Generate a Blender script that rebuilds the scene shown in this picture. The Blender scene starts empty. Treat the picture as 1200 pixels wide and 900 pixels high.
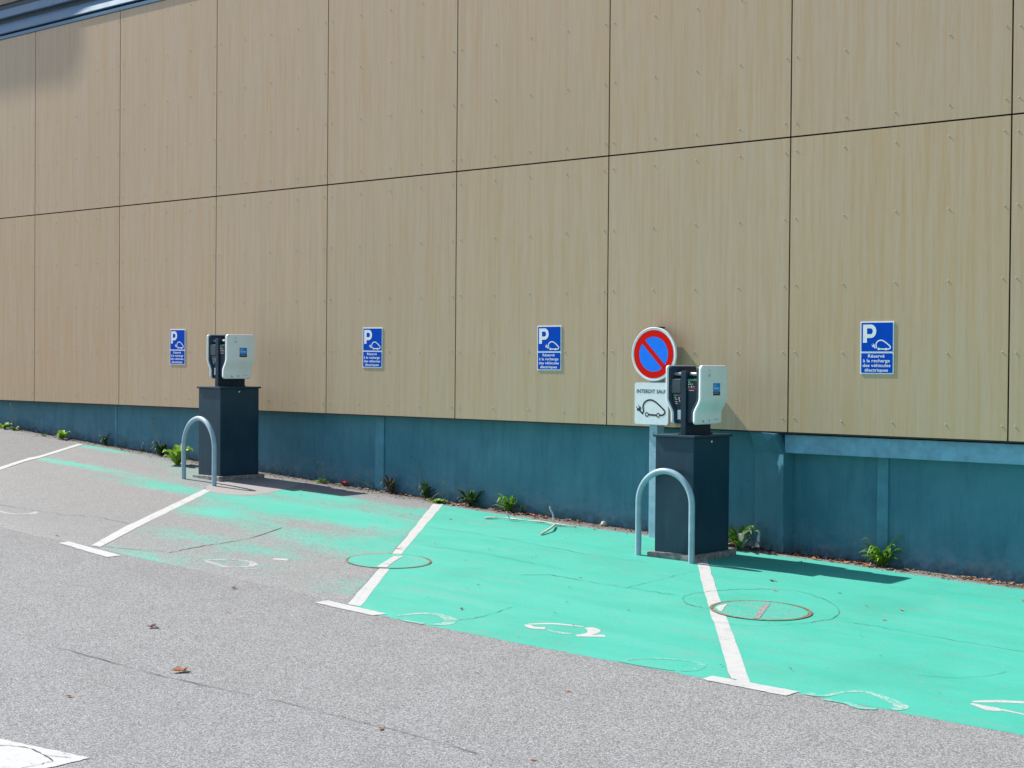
import bpy, bmesh, math, random
from mathutils import Vector, Matrix
random.seed(7)
sc = bpy.context.scene
C = sc.collection
R = math.radians
Z0 = 1.6                                   # camera height in the scene's coordinates
PXF, YAW, PITCH, ROLL = 1787.0, 0.7111, -0.0142, 0.008
WY = 10.85                                 # plane of the cladding
BY = 11.0                                  # plane of the base wall

# ---------------------------------------------------------------- camera + ground
fw = Vector((-math.sin(YAW)*math.cos(PITCH), math.cos(YAW)*math.cos(PITCH), math.sin(PITCH)))
rt0 = Vector((math.cos(YAW), math.sin(YAW), 0)); up0 = rt0.cross(fw)
rt = math.cos(ROLL)*rt0 + math.sin(ROLL)*up0
up = -math.sin(ROLL)*rt0 + math.cos(ROLL)*up0
def ray(px, py): return rt*((px-600)/PXF) + up*(-(py-450)/PXF) + fw
def gz(x, y):
    a = max(-24.0, min(1.5, x))
    s = 2*1.38742e-3*a - 1.97396e-2
    z = 1.38742e-3*a*a - 1.97396e-2*a - 1.72823 + s*(x-a)
    if x < -24: z = z - s*(x-a)*0.6
    z += 0.015*(max(-60, y)-11)
    return z + Z0
def onY(px, py, Y):
    r = ray(px, py); p = r*(Y/r.y); return Vector((p.x, p.y, p.z+Z0))
def G(px, py, h=0.0):
    r = ray(px, py); lo, hi = 1.0, 60.0
    for i in range(60):
        t = (lo+hi)/2; P = r*t
        if P.z > gz(P.x, P.y)-Z0+h: lo = t
        else: hi = t
    P = r*t; return Vector((P.x, P.y, P.z+Z0))

cam = bpy.data.cameras.new('camera'); co = bpy.data.objects.new('camera', cam); C.objects.link(co)
cam.sensor_width = 36; cam.lens = PXF/1200*36; cam.clip_start = .1; cam.clip_end = 2000
M = Matrix((rt, up, -fw)).transposed().to_4x4(); M.translation = (0, 0, Z0); co.matrix_world = M
sc.camera = co

# ---------------------------------------------------------------- helpers
def obj(name, mesh, mat=None, parent=None):
    o = bpy.data.objects.new(name, mesh); C.objects.link(o)
    if mat is not None:
        for m in (mat if isinstance(mat, (list, tuple)) else [mat]): mesh.materials.append(m)
    if parent is not None: o.parent = parent
    return o
def tag(o, label=None, cat=None, group=None, kind=None):
    if label: o['label'] = label
    if cat: o['category'] = cat
    if group: o['group'] = group
    if kind: o['kind'] = kind
    return o
def empty(name, loc=(0, 0, 0), rz=0):
    o = bpy.data.objects.new(name, None); C.objects.link(o); o.location = loc; o.rotation_euler = (0, 0, rz)
    o.empty_display_size = .1; return o
def kids(o): return [c for c in bpy.data.objects if c.parent is o]
def copy_tree(o, parent=None):
    c = o.copy(); C.objects.link(c); c.parent = parent
    for ch in kids(o): copy_tree(ch, c)
    return c

class MB:
    def __init__(s): s.v = []; s.f = []; s.mi = []; s.sm = []; s.o = Vector((0, 0, 0))
    def add(s, vs, fs, mi=0, smooth=False):
        b = len(s.v); s.v += [tuple(Vector(v)+s.o) for v in vs]
        s.f += [tuple(b+i for i in f) for f in fs]; s.mi += [mi]*len(fs); s.sm += [smooth]*len(fs)
    def box(s, x0, x1, y0, y1, z0, z1, mi=0):
        s.add([(x0,y0,z0),(x1,y0,z0),(x1,y1,z0),(x0,y1,z0),(x0,y0,z1),(x1,y0,z1),(x1,y1,z1),(x0,y1,z1)],
              [(0,3,2,1),(4,5,6,7),(0,1,5,4),(1,2,6,5),(2,3,7,6),(3,0,4,7)], mi)
    def tube(s, pts, rad, n=10, mi=0, cap=True):
        pts = [Vector(p) for p in pts]
        rs = rad if isinstance(rad, (list, tuple)) else [rad]*len(pts)
        vs = []; fs = []; nrm = None
        for i, p in enumerate(pts):
            d = (pts[min(i+1, len(pts)-1)]-pts[max(i-1, 0)]).normalized()
            if nrm is None:
                nrm = d.cross(Vector((0, 0, 1)))
                if nrm.length < .1: nrm = d.cross(Vector((1, 0, 0)))
            nrm = (nrm - d*nrm.dot(d)).normalized(); b = d.cross(nrm)
            for k in range(n):
                a = 2*math.pi*k/n; vs.append(p + (nrm*math.cos(a)+b*math.sin(a))*rs[i])
        for i in range(len(pts)-1):
            for k in range(n):
                fs.append((i*n+k, i*n+(k+1) % n, (i+1)*n+(k+1) % n, (i+1)*n+k))
        if cap: fs.append(tuple(range(n))[::-1]); fs.append(tuple((len(pts)-1)*n+k for k in range(n)))
        s.add(vs, fs, mi, True)
    def prism(s, poly, y0, y1, mi=0):
        """poly: (x,z) list, extruded from y0 (front) to y1"""
        n = len(poly); vs = [(x, y0, z) for x, z in poly]+[(x, y1, z) for x, z in poly]
        fs = [tuple(range(n)), tuple(range(2*n-1, n-1, -1))]+[(i, n+i, n+(i+1) % n, (i+1) % n) for i in range(n)]
        s.add(vs, fs, mi)
    def build(s, name, mat, parent=None, bevel=0, seg=2):
        me = bpy.data.meshes.new(name); me.from_pydata(s.v, [], s.f)
        for p, mi, sm in zip(me.polygons, s.mi, s.sm): p.material_index = mi; p.use_smooth = sm
        bm = bmesh.new(); bm.from_mesh(me); bmesh.ops.recalc_face_normals(bm, faces=bm.faces)
        if bevel:
            es = [e for e in bm.edges if len(e.link_faces) == 2 and e.calc_face_angle(0) > .6]
            bmesh.ops.bevel(bm, geom=es, offset=bevel, segments=seg, profile=.5, affect='EDGES', clamp_overlap=True)
        bm.to_mesh(me); bm.free(); me.update()
        return obj(name, me, mat, parent)

def catmull(pts, n=8):
    pts = [Vector(p) for p in pts]; out = []
    for i in range(len(pts)-1):
        p0 = pts[max(i-1, 0)]; p1 = pts[i]; p2 = pts[i+1]; p3 = pts[min(i+2, len(pts)-1)]
        for k in range(n):
            t = k/n
            out.append(.5*((2*p1)+(p2-p0)*t+(2*p0-5*p1+4*p2-p3)*t*t+(3*p1-p0-3*p2+p3)*t**3))
    out.append(pts[-1]); return out
def ribbon2(mb, pts, w, y0, y1, mi=0, cap=True):
    """thick flat stroke in the XZ plane, front at y0"""
    P = [Vector((p[0], p[1])) for p in pts]; L = []; Rr = []
    for i, p in enumerate(P):
        d = (P[min(i+1, len(P)-1)]-P[max(i-1, 0)]).normalized(); n = Vector((-d.y, d.x))*w/2
        L.append(p+n); Rr.append(p-n)
    for i in range(len(P)-1):
        q = [L[i], L[i+1], Rr[i+1], Rr[i]]
        vs = [(a.x, y0, a.y) for a in q]; mb.add(vs, [(0, 1, 2, 3)], mi)
    if cap:
        for p in (P[0], P[-1]): disc2(mb, p.x, p.y, w/2, y0-.0001, 10, mi)
def disc2(mb, cx, cz, r, y, n=32, mi=0):
    mb.add([(cx+r*math.cos(2*math.pi*k/n), y, cz+r*math.sin(2*math.pi*k/n)) for k in range(n)], [tuple(range(n))], mi)
def ring2(mb, cx, cz, r0, r1, y, n=48, mi=0):
    vs = []
    for k in range(n):
        a = 2*math.pi*k/n; vs += [(cx+r0*math.cos(a), y, cz+r0*math.sin(a)), (cx+r1*math.cos(a), y, cz+r1*math.sin(a))]
    mb.add(vs, [(2*k, 2*k+1, (2*k+3) % (2*n), (2*k+2) % (2*n)) for k in range(n)], mi)
def text_into(mb, body, x0, x1, zbase, cap, y, bold=.012, mi=0):
    cu = bpy.data.curves.new('t', 'FONT'); cu.body = body; cu.size = 1; cu.offset = bold; cu.resolution_u = 3
    ob = bpy.data.objects.new('t', cu); C.objects.link(ob)
    dg = bpy.context.evaluated_depsgraph_get(); dg.update()
    me = bpy.data.meshes.new_from_object(ob.evaluated_get(dg))
    xs = [v.co.x for v in me.vertices]; a, b = min(xs), max(xs); sx = (x1-x0)/(b-a); sz = cap/.73
    mb.add([(x0+(v.co.x-a)*sx, y, zbase+v.co.y*sz) for v in me.vertices], [tuple(p.vertices) for p in me.polygons], mi)
    bpy.data.objects.remove(ob); bpy.data.meshes.remove(me); bpy.data.curves.remove(cu)

# ---------------------------------------------------------------- materials
def mat(name):
    m = bpy.data.materials.new(name); m.use_nodes = True; nt = m.node_tree
    b = nt.nodes['Principled BSDF']; return m, nt, b
def N(nt, t, **k):
    n = nt.nodes.new(t)
    for a, v in k.items(): setattr(n, a, v)
    return n
def mixc(nt, fac, a, b, mode='MIX'):
    n = N(nt, 'ShaderNodeMix', data_type='RGBA', blend_type=mode)
    for i, v in ((0, fac), (6, a), (7, b)):
        if hasattr(v, 'is_linked') or isinstance(v, bpy.types.NodeSocket): nt.links.new(v, n.inputs[i])
        elif i == 0: n.inputs[0].default_value = v
        else: n.inputs[i].default_value = (*v, 1) if len(v) == 3 else v
    return n.outputs[2]
def ma(nt, op, a, b=None, c=None, clamp=False):
    n = N(nt, 'ShaderNodeMath', operation=op); n.use_clamp = clamp
    for i, v in enumerate((a, b, c)):
        if v is None: continue
        if isinstance(v, bpy.types.NodeSocket): nt.links.new(v, n.inputs[i])
        else: n.inputs[i].default_value = v
    return n.outputs[0]
def mapr(nt, v, a, b, c=0., d=1., smooth=False):
    n = N(nt, 'ShaderNodeMapRange'); n.clamp = True
    if smooth: n.interpolation_type = 'SMOOTHSTEP'
    nt.links.new(v, n.inputs[0])
    for i, x in enumerate((a, b, c, d)): n.inputs[i+1].default_value = x
    return n.outputs[0]
def pos(nt, sc3=(1, 1, 1), rz=0, obj_space=False):
    if obj_space: src = N(nt, 'ShaderNodeTexCoord').outputs['Object']
    else: src = N(nt, 'ShaderNodeNewGeometry').outputs['Position']
    mp = N(nt, 'ShaderNodeMapping'); nt.links.new(src, mp.inputs[0]); mp.inputs['Scale'].default_value = sc3
    mp.inputs['Rotation'].default_value = (0, 0, rz); return mp.outputs[0]
def noise(nt, p, scale, detail=3, rough=.5, dist=0.):
    n = N(nt, 'ShaderNodeTexNoise'); n.inputs['Scale'].default_value = scale; n.inputs['Detail'].default_value = detail
    n.inputs['Roughness'].default_value = rough; n.inputs['Distortion'].default_value = dist
    nt.links.new(p, n.inputs['Vector']); return n.outputs['Fac']
def voro(nt, p, scale, out='Color', feat='F1'):
    n = N(nt, 'ShaderNodeTexVoronoi', feature=feat); n.inputs['Scale'].default_value = scale
    nt.links.new(p, n.inputs['Vector']); return n.outputs[out]
def sep(nt, c):
    n = N(nt, 'ShaderNodeSeparateColor'); nt.links.new(c, n.inputs[0]); return n.outputs
def bump(nt, b, h, strength=.3, dist=.01):
    n = N(nt, 'ShaderNodeBump'); n.inputs['Strength'].default_value = strength; n.inputs['Distance'].default_value = dist
    nt.links.new(h, n.inputs['Height']); nt.links.new(n.outputs[0], b.inputs['Normal'])

def asphalt_nodes(nt):
    """grainy weathered asphalt; returns colour and height"""
    p = pos(nt)
    g = sep(nt, voro(nt, p, 175))[0]
    g2 = sep(nt, voro(nt, p, 260))[1]
    f = noise(nt, p, 85, 4, .7)
    grain = ma(nt, 'ADD', ma(nt, 'MULTIPLY', g, .55), ma(nt, 'ADD', ma(nt, 'MULTIPLY', g2, .25), ma(nt, 'MULTIPLY', f, .4)))
    cr = N(nt, 'ShaderNodeValToRGB'); nt.links.new(grain, cr.inputs[0])
    e = cr.color_ramp.elements
    e[0].position = .30; e[0].color = (.080, .080, .081, 1); e[1].position = .90; e[1].color = (.42, .42, .42, 1)
    m = e.new(.60); m.color = (.205, .207, .209, 1)
    big = noise(nt, pos(nt, (.35, 1, 1)), .55, 5, .6)
    med = noise(nt, p, 3.5, 4, .6)
    c = mixc(nt, mapr(nt, big, .3, .7, .0, .25), cr.outputs[0], (.14, .142, .144), 'MIX')
    c = mixc(nt, mapr(nt, med, .45, .75, 0, .16), c, (.10, .095, .09))
    # older, browner surfacing in the bays than in the driving lane
    sx = N(nt, 'ShaderNodeSeparateXYZ'); nt.links.new(p, sx.inputs[0])
    edge = ma(nt, 'ADD', sx.outputs[1], ma(nt, 'MULTIPLY', ma(nt, 'SUBTRACT', noise(nt, p, .8, 4, .6), .5), 1.6))
    bay = ma(nt, 'MULTIPLY', mapr(nt, edge, 6.2, 7.2, 0, 1), mapr(nt, sx.outputs[0], -6, -11, 0, 1))
    c = mixc(nt, ma(nt, 'MULTIPLY', bay, .35), c, (.14, .137, .134))
    # dirt that gathers at the foot of the wall
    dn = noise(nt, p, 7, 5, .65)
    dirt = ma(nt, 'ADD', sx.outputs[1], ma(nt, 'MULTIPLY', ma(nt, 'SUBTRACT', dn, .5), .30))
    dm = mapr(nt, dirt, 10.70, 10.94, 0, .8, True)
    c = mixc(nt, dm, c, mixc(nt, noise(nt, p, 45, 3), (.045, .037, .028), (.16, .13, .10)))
    h = ma(nt, 'ADD', g, ma(nt, 'MULTIPLY', f, 1.2))
    return c, h, p

def m_asphalt():
    m, nt, b = mat('asphalt'); c, h, p = asphalt_nodes(nt)
    nt.links.new(c, b.inputs['Base Color']); b.inputs['Roughness'].default_value = .9
    bump(nt, b, h, .55, .004); return m
def green_nodes(nt, p):
    n1 = noise(nt, pos(nt, (.35, 1.3, 1)), 2.2, 6, .7)
    n2 = noise(nt, pos(nt, (.5, 2.5, 1), .1), 9, 5, .7)
    n3 = noise(nt, p, 90, 3, .8)
    c = mixc(nt, mapr(nt, n1, .35, .7, 0, 1), (.024, .352, .262), (.050, .390, .300))
    c = mixc(nt, mapr(nt, n2, .52, .78, 0, .45), c, (.12, .34, .28))
    c = mixc(nt, mapr(nt, n3, .50, .72, 0, .42), c, (.02, .20, .14))
    st = noise(nt, pos(nt, (.25, 1.6, 1), .05), 3.5, 6, .75)
    c = mixc(nt, mapr(nt, st, .52, .72, 0, .48), c, (.15, .28, .235))
    bl = noise(nt, p, 1.1, 4, .6); c = mixc(nt, mapr(nt, bl, .50, .68, 0, .32), c, (.02, .24, .165))
    sp = voro(nt, p, 9, 'Distance'); c = mixc(nt, mapr(nt, sp, .05, .03, 0, .7), c, (.07, .12, .10))
    return c
def paint_mat(name, colf, density, under='asphalt', soft=.12, attr=False, rough=.7, stretch=(.6, 1.4, 1)):
    m, nt, b = mat(name); c0, h, p = asphalt_nodes(nt)
    if under == 'green': c0 = green_nodes(nt, p)
    cp = green_nodes(nt, p) if colf == 'green' else colf(nt, p)
    w1 = noise(nt, pos(nt, stretch), 7, 6, .75); w2 = noise(nt, p, 75, 3, .7)
    w3 = sep(nt, voro(nt, p, 120))[0]
    w = ma(nt, 'ADD', ma(nt, 'MULTIPLY', w1, .50), ma(nt, 'ADD', ma(nt, 'MULTIPLY', w2, .34), ma(nt, 'MULTIPLY', w3, .20)))
    w = mapr(nt, w, .34, .68, 0, 1)
    if attr:
        a = N(nt, 'ShaderNodeAttribute', attribute_name='paint'); d = a.outputs['Fac']
    else:
        v = N(nt, 'ShaderNodeValue'); v.outputs[0].default_value = density; d = v.outputs[0]
    d = ma(nt, 'MULTIPLY_ADD', d, 1+soft*2, -soft)
    fac = ma(nt, 'DIVIDE', ma(nt, 'SUBTRACT', d, ma(nt, 'SUBTRACT', w, soft)), 2*soft, clamp=True)
    c = mixc(nt, fac, c0, cp)
    nt.links.new(c, b.inputs['Base Color']); b.inputs['Roughness'].default_value = rough
    bump(nt, b, h, .22, .003); return m
def white_c(nt, p):
    n = noise(nt, p, 14, 5, .7); n2 = noise(nt, p, 120, 2)
    c = mixc(nt, mapr(nt, n, .45, .8, 0, .5), (.435, .44, .435), (.29, .29, .28))
    return mixc(nt, mapr(nt, n2, .55, .8, 0, .45), c, (.24, .235, .225))

def m_panel():
    m, nt, b = mat('wood_grain_laminate')
    a = N(nt, 'ShaderNodeAttribute', attribute_name='shade')
    pa = pos(nt, (1, 1, .03)); 
    off = N(nt, 'ShaderNodeVectorMath', operation='MULTIPLY_ADD')
    nt.links.new(pa, off.inputs[0]); off.inputs[1].default_value = (1, 1, 1)
    cmb = N(nt, 'ShaderNodeCombineXYZ'); nt.links.new(a.outputs['Fac'], cmb.inputs[2]); nt.links.new(cmb.outputs[0], off.inputs[2])
    v = off.outputs[0]
    s1 = noise(nt, v, 14, 3, .6); s2 = noise(nt, v, 28, 4, .7); s3 = noise(nt, v, 130, 3, .6)
    blotch = noise(nt, pos(nt, (1, 1, .5)), 1.3, 4, .6)
    c = mixc(nt, mapr(nt, s1, .35, .65, 0, 1, True), (.485, .338, .195), (.505, .366, .228))
    c = mixc(nt, mapr(nt, s2, .45, .70, 0, .55), c, (.475, .382, .280))
    c = mixc(nt, mapr(nt, s2, .50, .30, 0, .35), c, (.445, .300, .158))
    c = mixc(nt, mapr(nt, s3, .50, .72, 0, .28), c, (.29, .20, .12))
    c = mixc(nt, mapr(nt, blotch, .4, .7, 0, .25), c, (.44, .335, .20))
    hs = N(nt, 'ShaderNodeHueSaturation'); nt.links.new(c, hs.inputs['Color'])
    fr = ma(nt, 'FRACT', a.outputs['Fac']); nt.links.new(mapr(nt, fr, 0, 1, .98, 1.015), hs.inputs['Value']); nt.links.new(mapr(nt, ma(nt, 'FRACT', ma(nt, 'MULTIPLY', a.outputs['Fac'], 7.3)), 0, 1, .96, 1.03), hs.inputs['Saturation'])
    run = mapr(nt, noise(nt, pos(nt, (1, 1, .06)), 22, 3, .6), .62, .78, 0, .16)
    c = mixc(nt, run, hs.outputs[0], (.26, .21, .15))
    nt.links.new(c, b.inputs['Base Color']); b.inputs['Roughness'].default_value = .50
    b.inputs['Specular IOR Level'].default_value = .30
    bump(nt, b, ma(nt, 'ADD', s2, s3), .06, .002); return m
def m_base():
    m, nt, b = mat('painted_concrete'); p = pos(nt)
    n = noise(nt, p, 1.6, 6, .6); n2 = noise(nt, pos(nt, (1, 1, .18)), 9, 5, .7); n3 = noise(nt, p, 60, 3, .6)
    c = mixc(nt, mapr(nt, n, .3, .7, 0, 1), (.042, .158, .215), (.078, .225, .280))
    c = mixc(nt, mapr(nt, n2, .46, .75, 0, .5), c, (.022, .095, .135))
    c = mixc(nt, mapr(nt, n3, .6, .8, 0, .25), c, (.16, .26, .29))
    # chalky salt marks near the ground
    g = N(nt, 'ShaderNodeAttribute', attribute_name='foot')
    s = ma(nt, 'MULTIPLY', mapr(nt, g.outputs['Fac'], .30, .02, 0, 1), mapr(nt, noise(nt, pos(nt, (1, 1, 1.6)), 5, 6, .75), .42, .68, 0, .75))
    c = mixc(nt, s, c, (.20, .26, .32))
    s = ma(nt, 'MULTIPLY', mapr(nt, g.outputs['Fac'], .12, .0, 0, 1), mapr(nt, noise(nt, p, 14, 4, .7), .40, .60, 0, .8))
    c = mixc(nt, s, c, (.05, .055, .06))
    sp = voro(nt, p, 6, 'Distance'); c = mixc(nt, mapr(nt, sp, .045, .03, 0, .6), c, (.03, .035, .03))
    nt.links.new(c, b.inputs['Base Color']); b.inputs['Roughness'].default_value = .6; b.inputs['Specular IOR Level'].default_value = .2
    bump(nt, b, n3, .15, .003); return m
def simple(name, col, rough=.5, metal=0, var=.12, scale=20, spec=.5, bumpy=0, dust=0):
    m, nt, b = mat(name); p = pos(nt, obj_space=True)
    n = noise(nt, p, scale, 4, .6)
    dk = tuple(x*(1-var*1.6) for x in col); lt = tuple(min(1, x*(1+var)) for x in col)
    c = mixc(nt, mapr(nt, n, .35, .65, 0, 1), dk, lt)
    if dust:
        n2 = noise(nt, pos(nt, (1, 1, .25), obj_space=True), 11, 6, .75)
        c = mixc(nt, mapr(nt, n2, .52, .8, 0, dust), c, (.35, .34, .31))
        sp = voro(nt, p, 30, 'Distance'); c = mixc(nt, mapr(nt, sp, .07, .04, 0, dust*2), c, (.42, .42, .40))
    nt.links.new(c, b.inputs['Base Color']); b.inputs['Metallic'].default_value = metal
    nt.links.new(mapr(nt, n, .3, .7, max(.05, rough-.06), min(1, rough+.08)), b.inputs['Roughness'])
    b.inputs['Specular IOR Level'].default_value = spec
    if bumpy: bump(nt, b, n, bumpy, .003)
    return m
def leafmat(name, a, b_, scale=25, trans=.25):
    m, nt, b = mat(name); p = pos(nt)
    n = noise(nt, p, scale, 3, .6); c = mixc(nt, mapr(nt, n, .38, .62, 0, 1), a, b_)
    nt.links.new(c, b.inputs['Base Color']); b.inputs['Roughness'].default_value = .55
    if trans:
        t = N(nt, 'ShaderNodeBsdfTranslucent'); nt.links.new(c, t.inputs[0])
        mx = N(nt, 'ShaderNodeMixShader'); mx.inputs[0].default_value = trans
        nt.links.new(b.outputs[0], mx.inputs[1]); nt.links.new(t.outputs[0], mx.inputs[2])
        nt.links.new(mx.outputs[0], nt.nodes['Material Output'].inputs[0])
    return m

ASPH = m_asphalt(); PANEL = m_panel(); BASE = m_base()
GRN = paint_mat('green_bay_paint', 'green', .87, soft=.12)
GRNW = paint_mat('worn_green_paint', 'green', .5, attr=True, soft=.16)
WHITE = paint_mat('white_line_paint', white_c, .84, soft=.12)
WFG = paint_mat('faded_white_on_green', white_c, .46, 'green', .30)
WFG2 = paint_mat('very_faded_white_on_green', white_c, .27, 'green', .35)
WFA = paint_mat('faded_white_on_asphalt', white_c, .50, 'asphalt', .28)
def conc(nt, p): return mixc(nt, noise(nt, p, 22, 5, .7), (.31, .295, .29), (.22, .21, .205))
CONCP = paint_mat('pale_concrete_patch', conc, .93)
CRACK = simple('crack_dirt', (.045, .04, .035), .95, var=.4)
CRACKG = simple('crack_dirt_green', (.035, .16, .115), .95, var=.5, scale=8)
RUST = simple('rusty_iron', (.17, .12, .07), .85, var=.5, scale=60, bumpy=.3)
NAVY = simple('dark_navy_enamel', (.012, .043, .068), .42, var=.10, scale=4, dust=.05, spec=.3)
NAVY2 = simple('charcoal_plastic', (.011, .032, .054), .5, spec=.3, var=.15)
COVER = simple('white_plastic', (.78, .80, .79), .35, var=.03, scale=5, dust=.05)
STEEL = simple('galvanised_steel', (.42, .47, .50), .42, metal=.35, var=.12, scale=14)
POLE = simple('grey_blue_metal', (.30, .45, .55), .45, metal=.15, var=.10, scale=12)
HOOP = simple('pale_blue_grey_enamel', (.29, .405, .475), .34, var=.07, scale=10)
CHROME = simple('lock_metal', (.65, .66, .66), .25, metal=.9)
PLINTH = simple('mossy_concrete', (.25, .24, .22), .9, var=.35, scale=26, bumpy=.5)
FASC = simple('blue_grey_metal', (.075, .165, .250), .42, metal=.1, var=.08, scale=3)
BACK = simple('shadow_gap', (.012, .013, .015), .9)
BEAM = simple('pale_blue_paint', (.16, .34, .46), .55, var=.14, scale=9, bumpy=.1)
BRICK = simple('beige_render', (.30, .24, .20), .9, var=.15, scale=30)
RIVET = simple('rivet_head', (.55, .49, .38), .4, var=.05)
SBLUE = simple('sign_blue', (.0005, .066, .47), .6, var=.03, spec=.04)
SWHITE = simple('sign_white', (.78, .80, .80), .35, var=.03, spec=.18)
SRED = simple('sign_red', (.72, .010, .004), .6, var=.04, spec=.06)
SBLUE2 = simple('sign_light_blue', (.02, .21, .90), .6, var=.04, spec=.06)
SBLACK = simple('sign_black', (.012, .012, .015), .4)
SBACK = simple('sign_back_grey', (.45, .48, .50), .45, metal=.3)
STGREEN = simple('sticker_green', (.02, .30, .10), .4); STRED = simple('sticker_red', (.40, .02, .04), .4)
STBLUE = simple('sticker_blue', (.01, .26, .75), .4, spec=.2); STSKY = simple('sticker_pale_blue', (.25, .50, .62), .4)
STONE = simple('pale_stone', (.48, .44, .36), .85, var=.25, scale=30, bumpy=.4)
WOOD = simple('bleached_wood', (.58, .52, .46), .85, var=.2, scale=60, bumpy=.3)
LG = leafmat('weed_green', (.08, .20, .015), (.15, .30, .03)); LD = leafmat('weed_dark_green', (.022, .06, .014), (.055, .13, .025))
LY = leafmat('weed_yellow_green', (.16, .34, .02), (.28, .46, .03)); LB = leafmat('weed_brown', (.06, .04, .025), (.10, .07, .04))
LS = leafmat('dry_stalk', (.22, .19, .11), (.36, .30, .18)); LP = leafmat('silvery_leaf', (.20, .26, .20), (.36, .40, .34))
DO = leafmat('orange_leaf', (.38, .13, .05), (.55, .27, .14), 90, .1); DR = leafmat('red_brown_leaf', (.10, .022, .015), (.20, .05, .03), 90, .1)
DT = leafmat('tan_leaf', (.34, .22, .12), (.50, .38, .24), 90, .1)
FLW = simple('seed_head', (.65, .62, .58), .9); REDB = simple('red_scrap', (.45, .02, .03), .6)

# ---------------------------------------------------------------- ground
def span(a, b, s):
    n = max(1, int(round((b-a)/s))); return [a+(b-a)*i/n for i in range(n+1)]
xs = [-300, -180, -110, -70, -50, -38, -30] + span(-25, 3, .4) + [5, 9, 15, 30, 60, 120, 260]
ys = [-300, -160, -80, -40, -20, -10, -5] + span(-2, 11.0, .4) + [11.6, 13, 20, 60, 300]
me = bpy.data.meshes.new('ground')
me.from_pydata([(x, y, gz(x, y)) for y in ys for x in xs], [],
   [(j*len(xs)+i, j*len(xs)+i+1, (j+1)*len(xs)+i+1, (j+1)*len(xs)+i) for j in range(len(ys)-1) for i in range(len(xs)-1)])
for p_ in me.polygons: p_.use_smooth = True
tag(obj('ground', me, ASPH), kind='structure')

def resample(pl, n):
    pl = [Vector(p[:2]) for p in pl]; L = [0]
    for a, b in zip(pl, pl[1:]): L.append(L[-1]+(b-a).length)
    out = []
    for k in range(n+1):
        t = L[-1]*k/n; i = 0
        while i < len(L)-2 and L[i+1] < t: i += 1
        f = (t-L[i])/max(1e-9, L[i+1]-L[i]); out.append(pl[i].lerp(pl[i+1], f))
    return out
def sheet(name, A, B, h, m, nu=40, nv=20, attr=None, px=True, kind='structure', jit=0.0):
    """sheet between two boundary lines (both left to right)"""
    if px: A = [G(*p) for p in A]; B = [G(*p) for p in B]
    A = resample(A, nu); B = resample(B, nu); vs = []
    for j in range(nv+1):
        for i in range(nu+1):
            q = A[i].lerp(B[i], j/nv)
            if jit and (j in (0, nv) or i in (0, nu)): q = q + Vector((random.uniform(-jit, jit), random.uniform(-jit, jit)))
            vs.append((q.x, q.y, gz(q.x, q.y)+(h if (0 < j < nv and 0 < i < nu) or h > .0026 else .0006)))
    me = bpy.data.meshes.new(name)
    me.from_pydata(vs, [], [(j*(nu+1)+i, (j+1)*(nu+1)+i, (j+1)*(nu+1)+i+1, j*(nu+1)+i+1) for j in range(nv) for i in range(nu)])
    for p_ in me.polygons: p_.use_smooth = True
    if attr:
        at = me.attributes.new('paint', 'FLOAT', 'POINT')
        for k, v in enumerate(vs): at.data[k].value = attr(v[0], v[1])
    bm = bmesh.new(); bm.from_mesh(me); bmesh.ops.recalc_face_normals(bm, faces=bm.faces)
    if bm.faces[0].normal.z < 0:
        for f in bm.faces: f.normal_flip()
    bm.to_mesh(me); bm.free()
    o = obj(name, me, m); tag(o, kind=kind); return o
def ext(a, b, t):   # pixel a->b extrapolated in world
    A, B = G(*a), G(*b); return A+(B-A)*t

# green bays: back edge, front edge
sheet('green_bay', [(513, 591), (560, 598.7), (674.7, 616.7), (718.7, 622.7), (767, 628.8), (826, 640.5)],
      [(414, 709.5), (437, 719.5), (600, 752.5), (700, 771.5), (825, 795), (856.5, 799)], .002, GRN, 80, 40, jit=.008)
eb = G(1200, 690.7); ef = G(1200, 862)
sheet('green_bay', [G(826, 640.5), G(862, 646), G(960, 656.9), G(1040, 669), G(1120, 680.7), eb, Vector((-2.6, eb.y+.03, 0)), Vector((1.2, eb.y+.06, 0))],
      [G(857, 799), G(880, 801.5), G(935, 812.5), G(1060, 836), G(1200, 862), Vector((-1.2, ef.y+.2, 0)), Vector((3.5, ef.y+.5, 0))], .0021, GRN, 80, 40, px=False, jit=.008)
def dens(blobs, base=0.0):
    W = [(G(a, b), rx, ry, s) for a, b, rx, ry, s in blobs]
    def f(x, y):
        d = base
        for c, rx, ry, s in W:
            dx = x-c.x; dy = y-c.y
            e = math.exp(-((dx/rx)**2+(dy/ry)**2)); d = 1-(1-d)*(1-s*e)
        return d
    return f
def faded_edge(f, x, y): return f(x, y)
fB = dens([(300, 588, 1.1, .42, .75), (372, 600, 1.0, .40, .80), (440, 612, .8, .40, .85), (468, 636, .55, .5, .80), (395, 640, .8, .3, .40),
           (255, 600, .6, .35, .75), (330, 622, 1.0, .28, .45), (220, 628, .7, .30, .45), (160, 652, .6, .22, .50), (310, 646, .5, .2, .50),
           (425, 688, .28, .5, .40), (490, 600, .4, .3, .6), (330, 577, 1.2, .2, .9), (395, 583, .7, .12, .9), (460, 660, .5, .18, .65), (250, 655, .8, .3, .25), (340, 670, .8, .3, .12)])
sheet('worn_green_bay', [(242, 574.5), (262, 570), (305, 557.5), (345, 564), (400, 574), (470, 586), (509, 590)],
      [(117, 642.5), (150, 651), (230, 668), (320, 688), (372, 700), (407, 707.5)], .002, GRNW, 110, 70,
      attr=lambda x, y: fB(x, y)*.84+.10)
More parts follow.
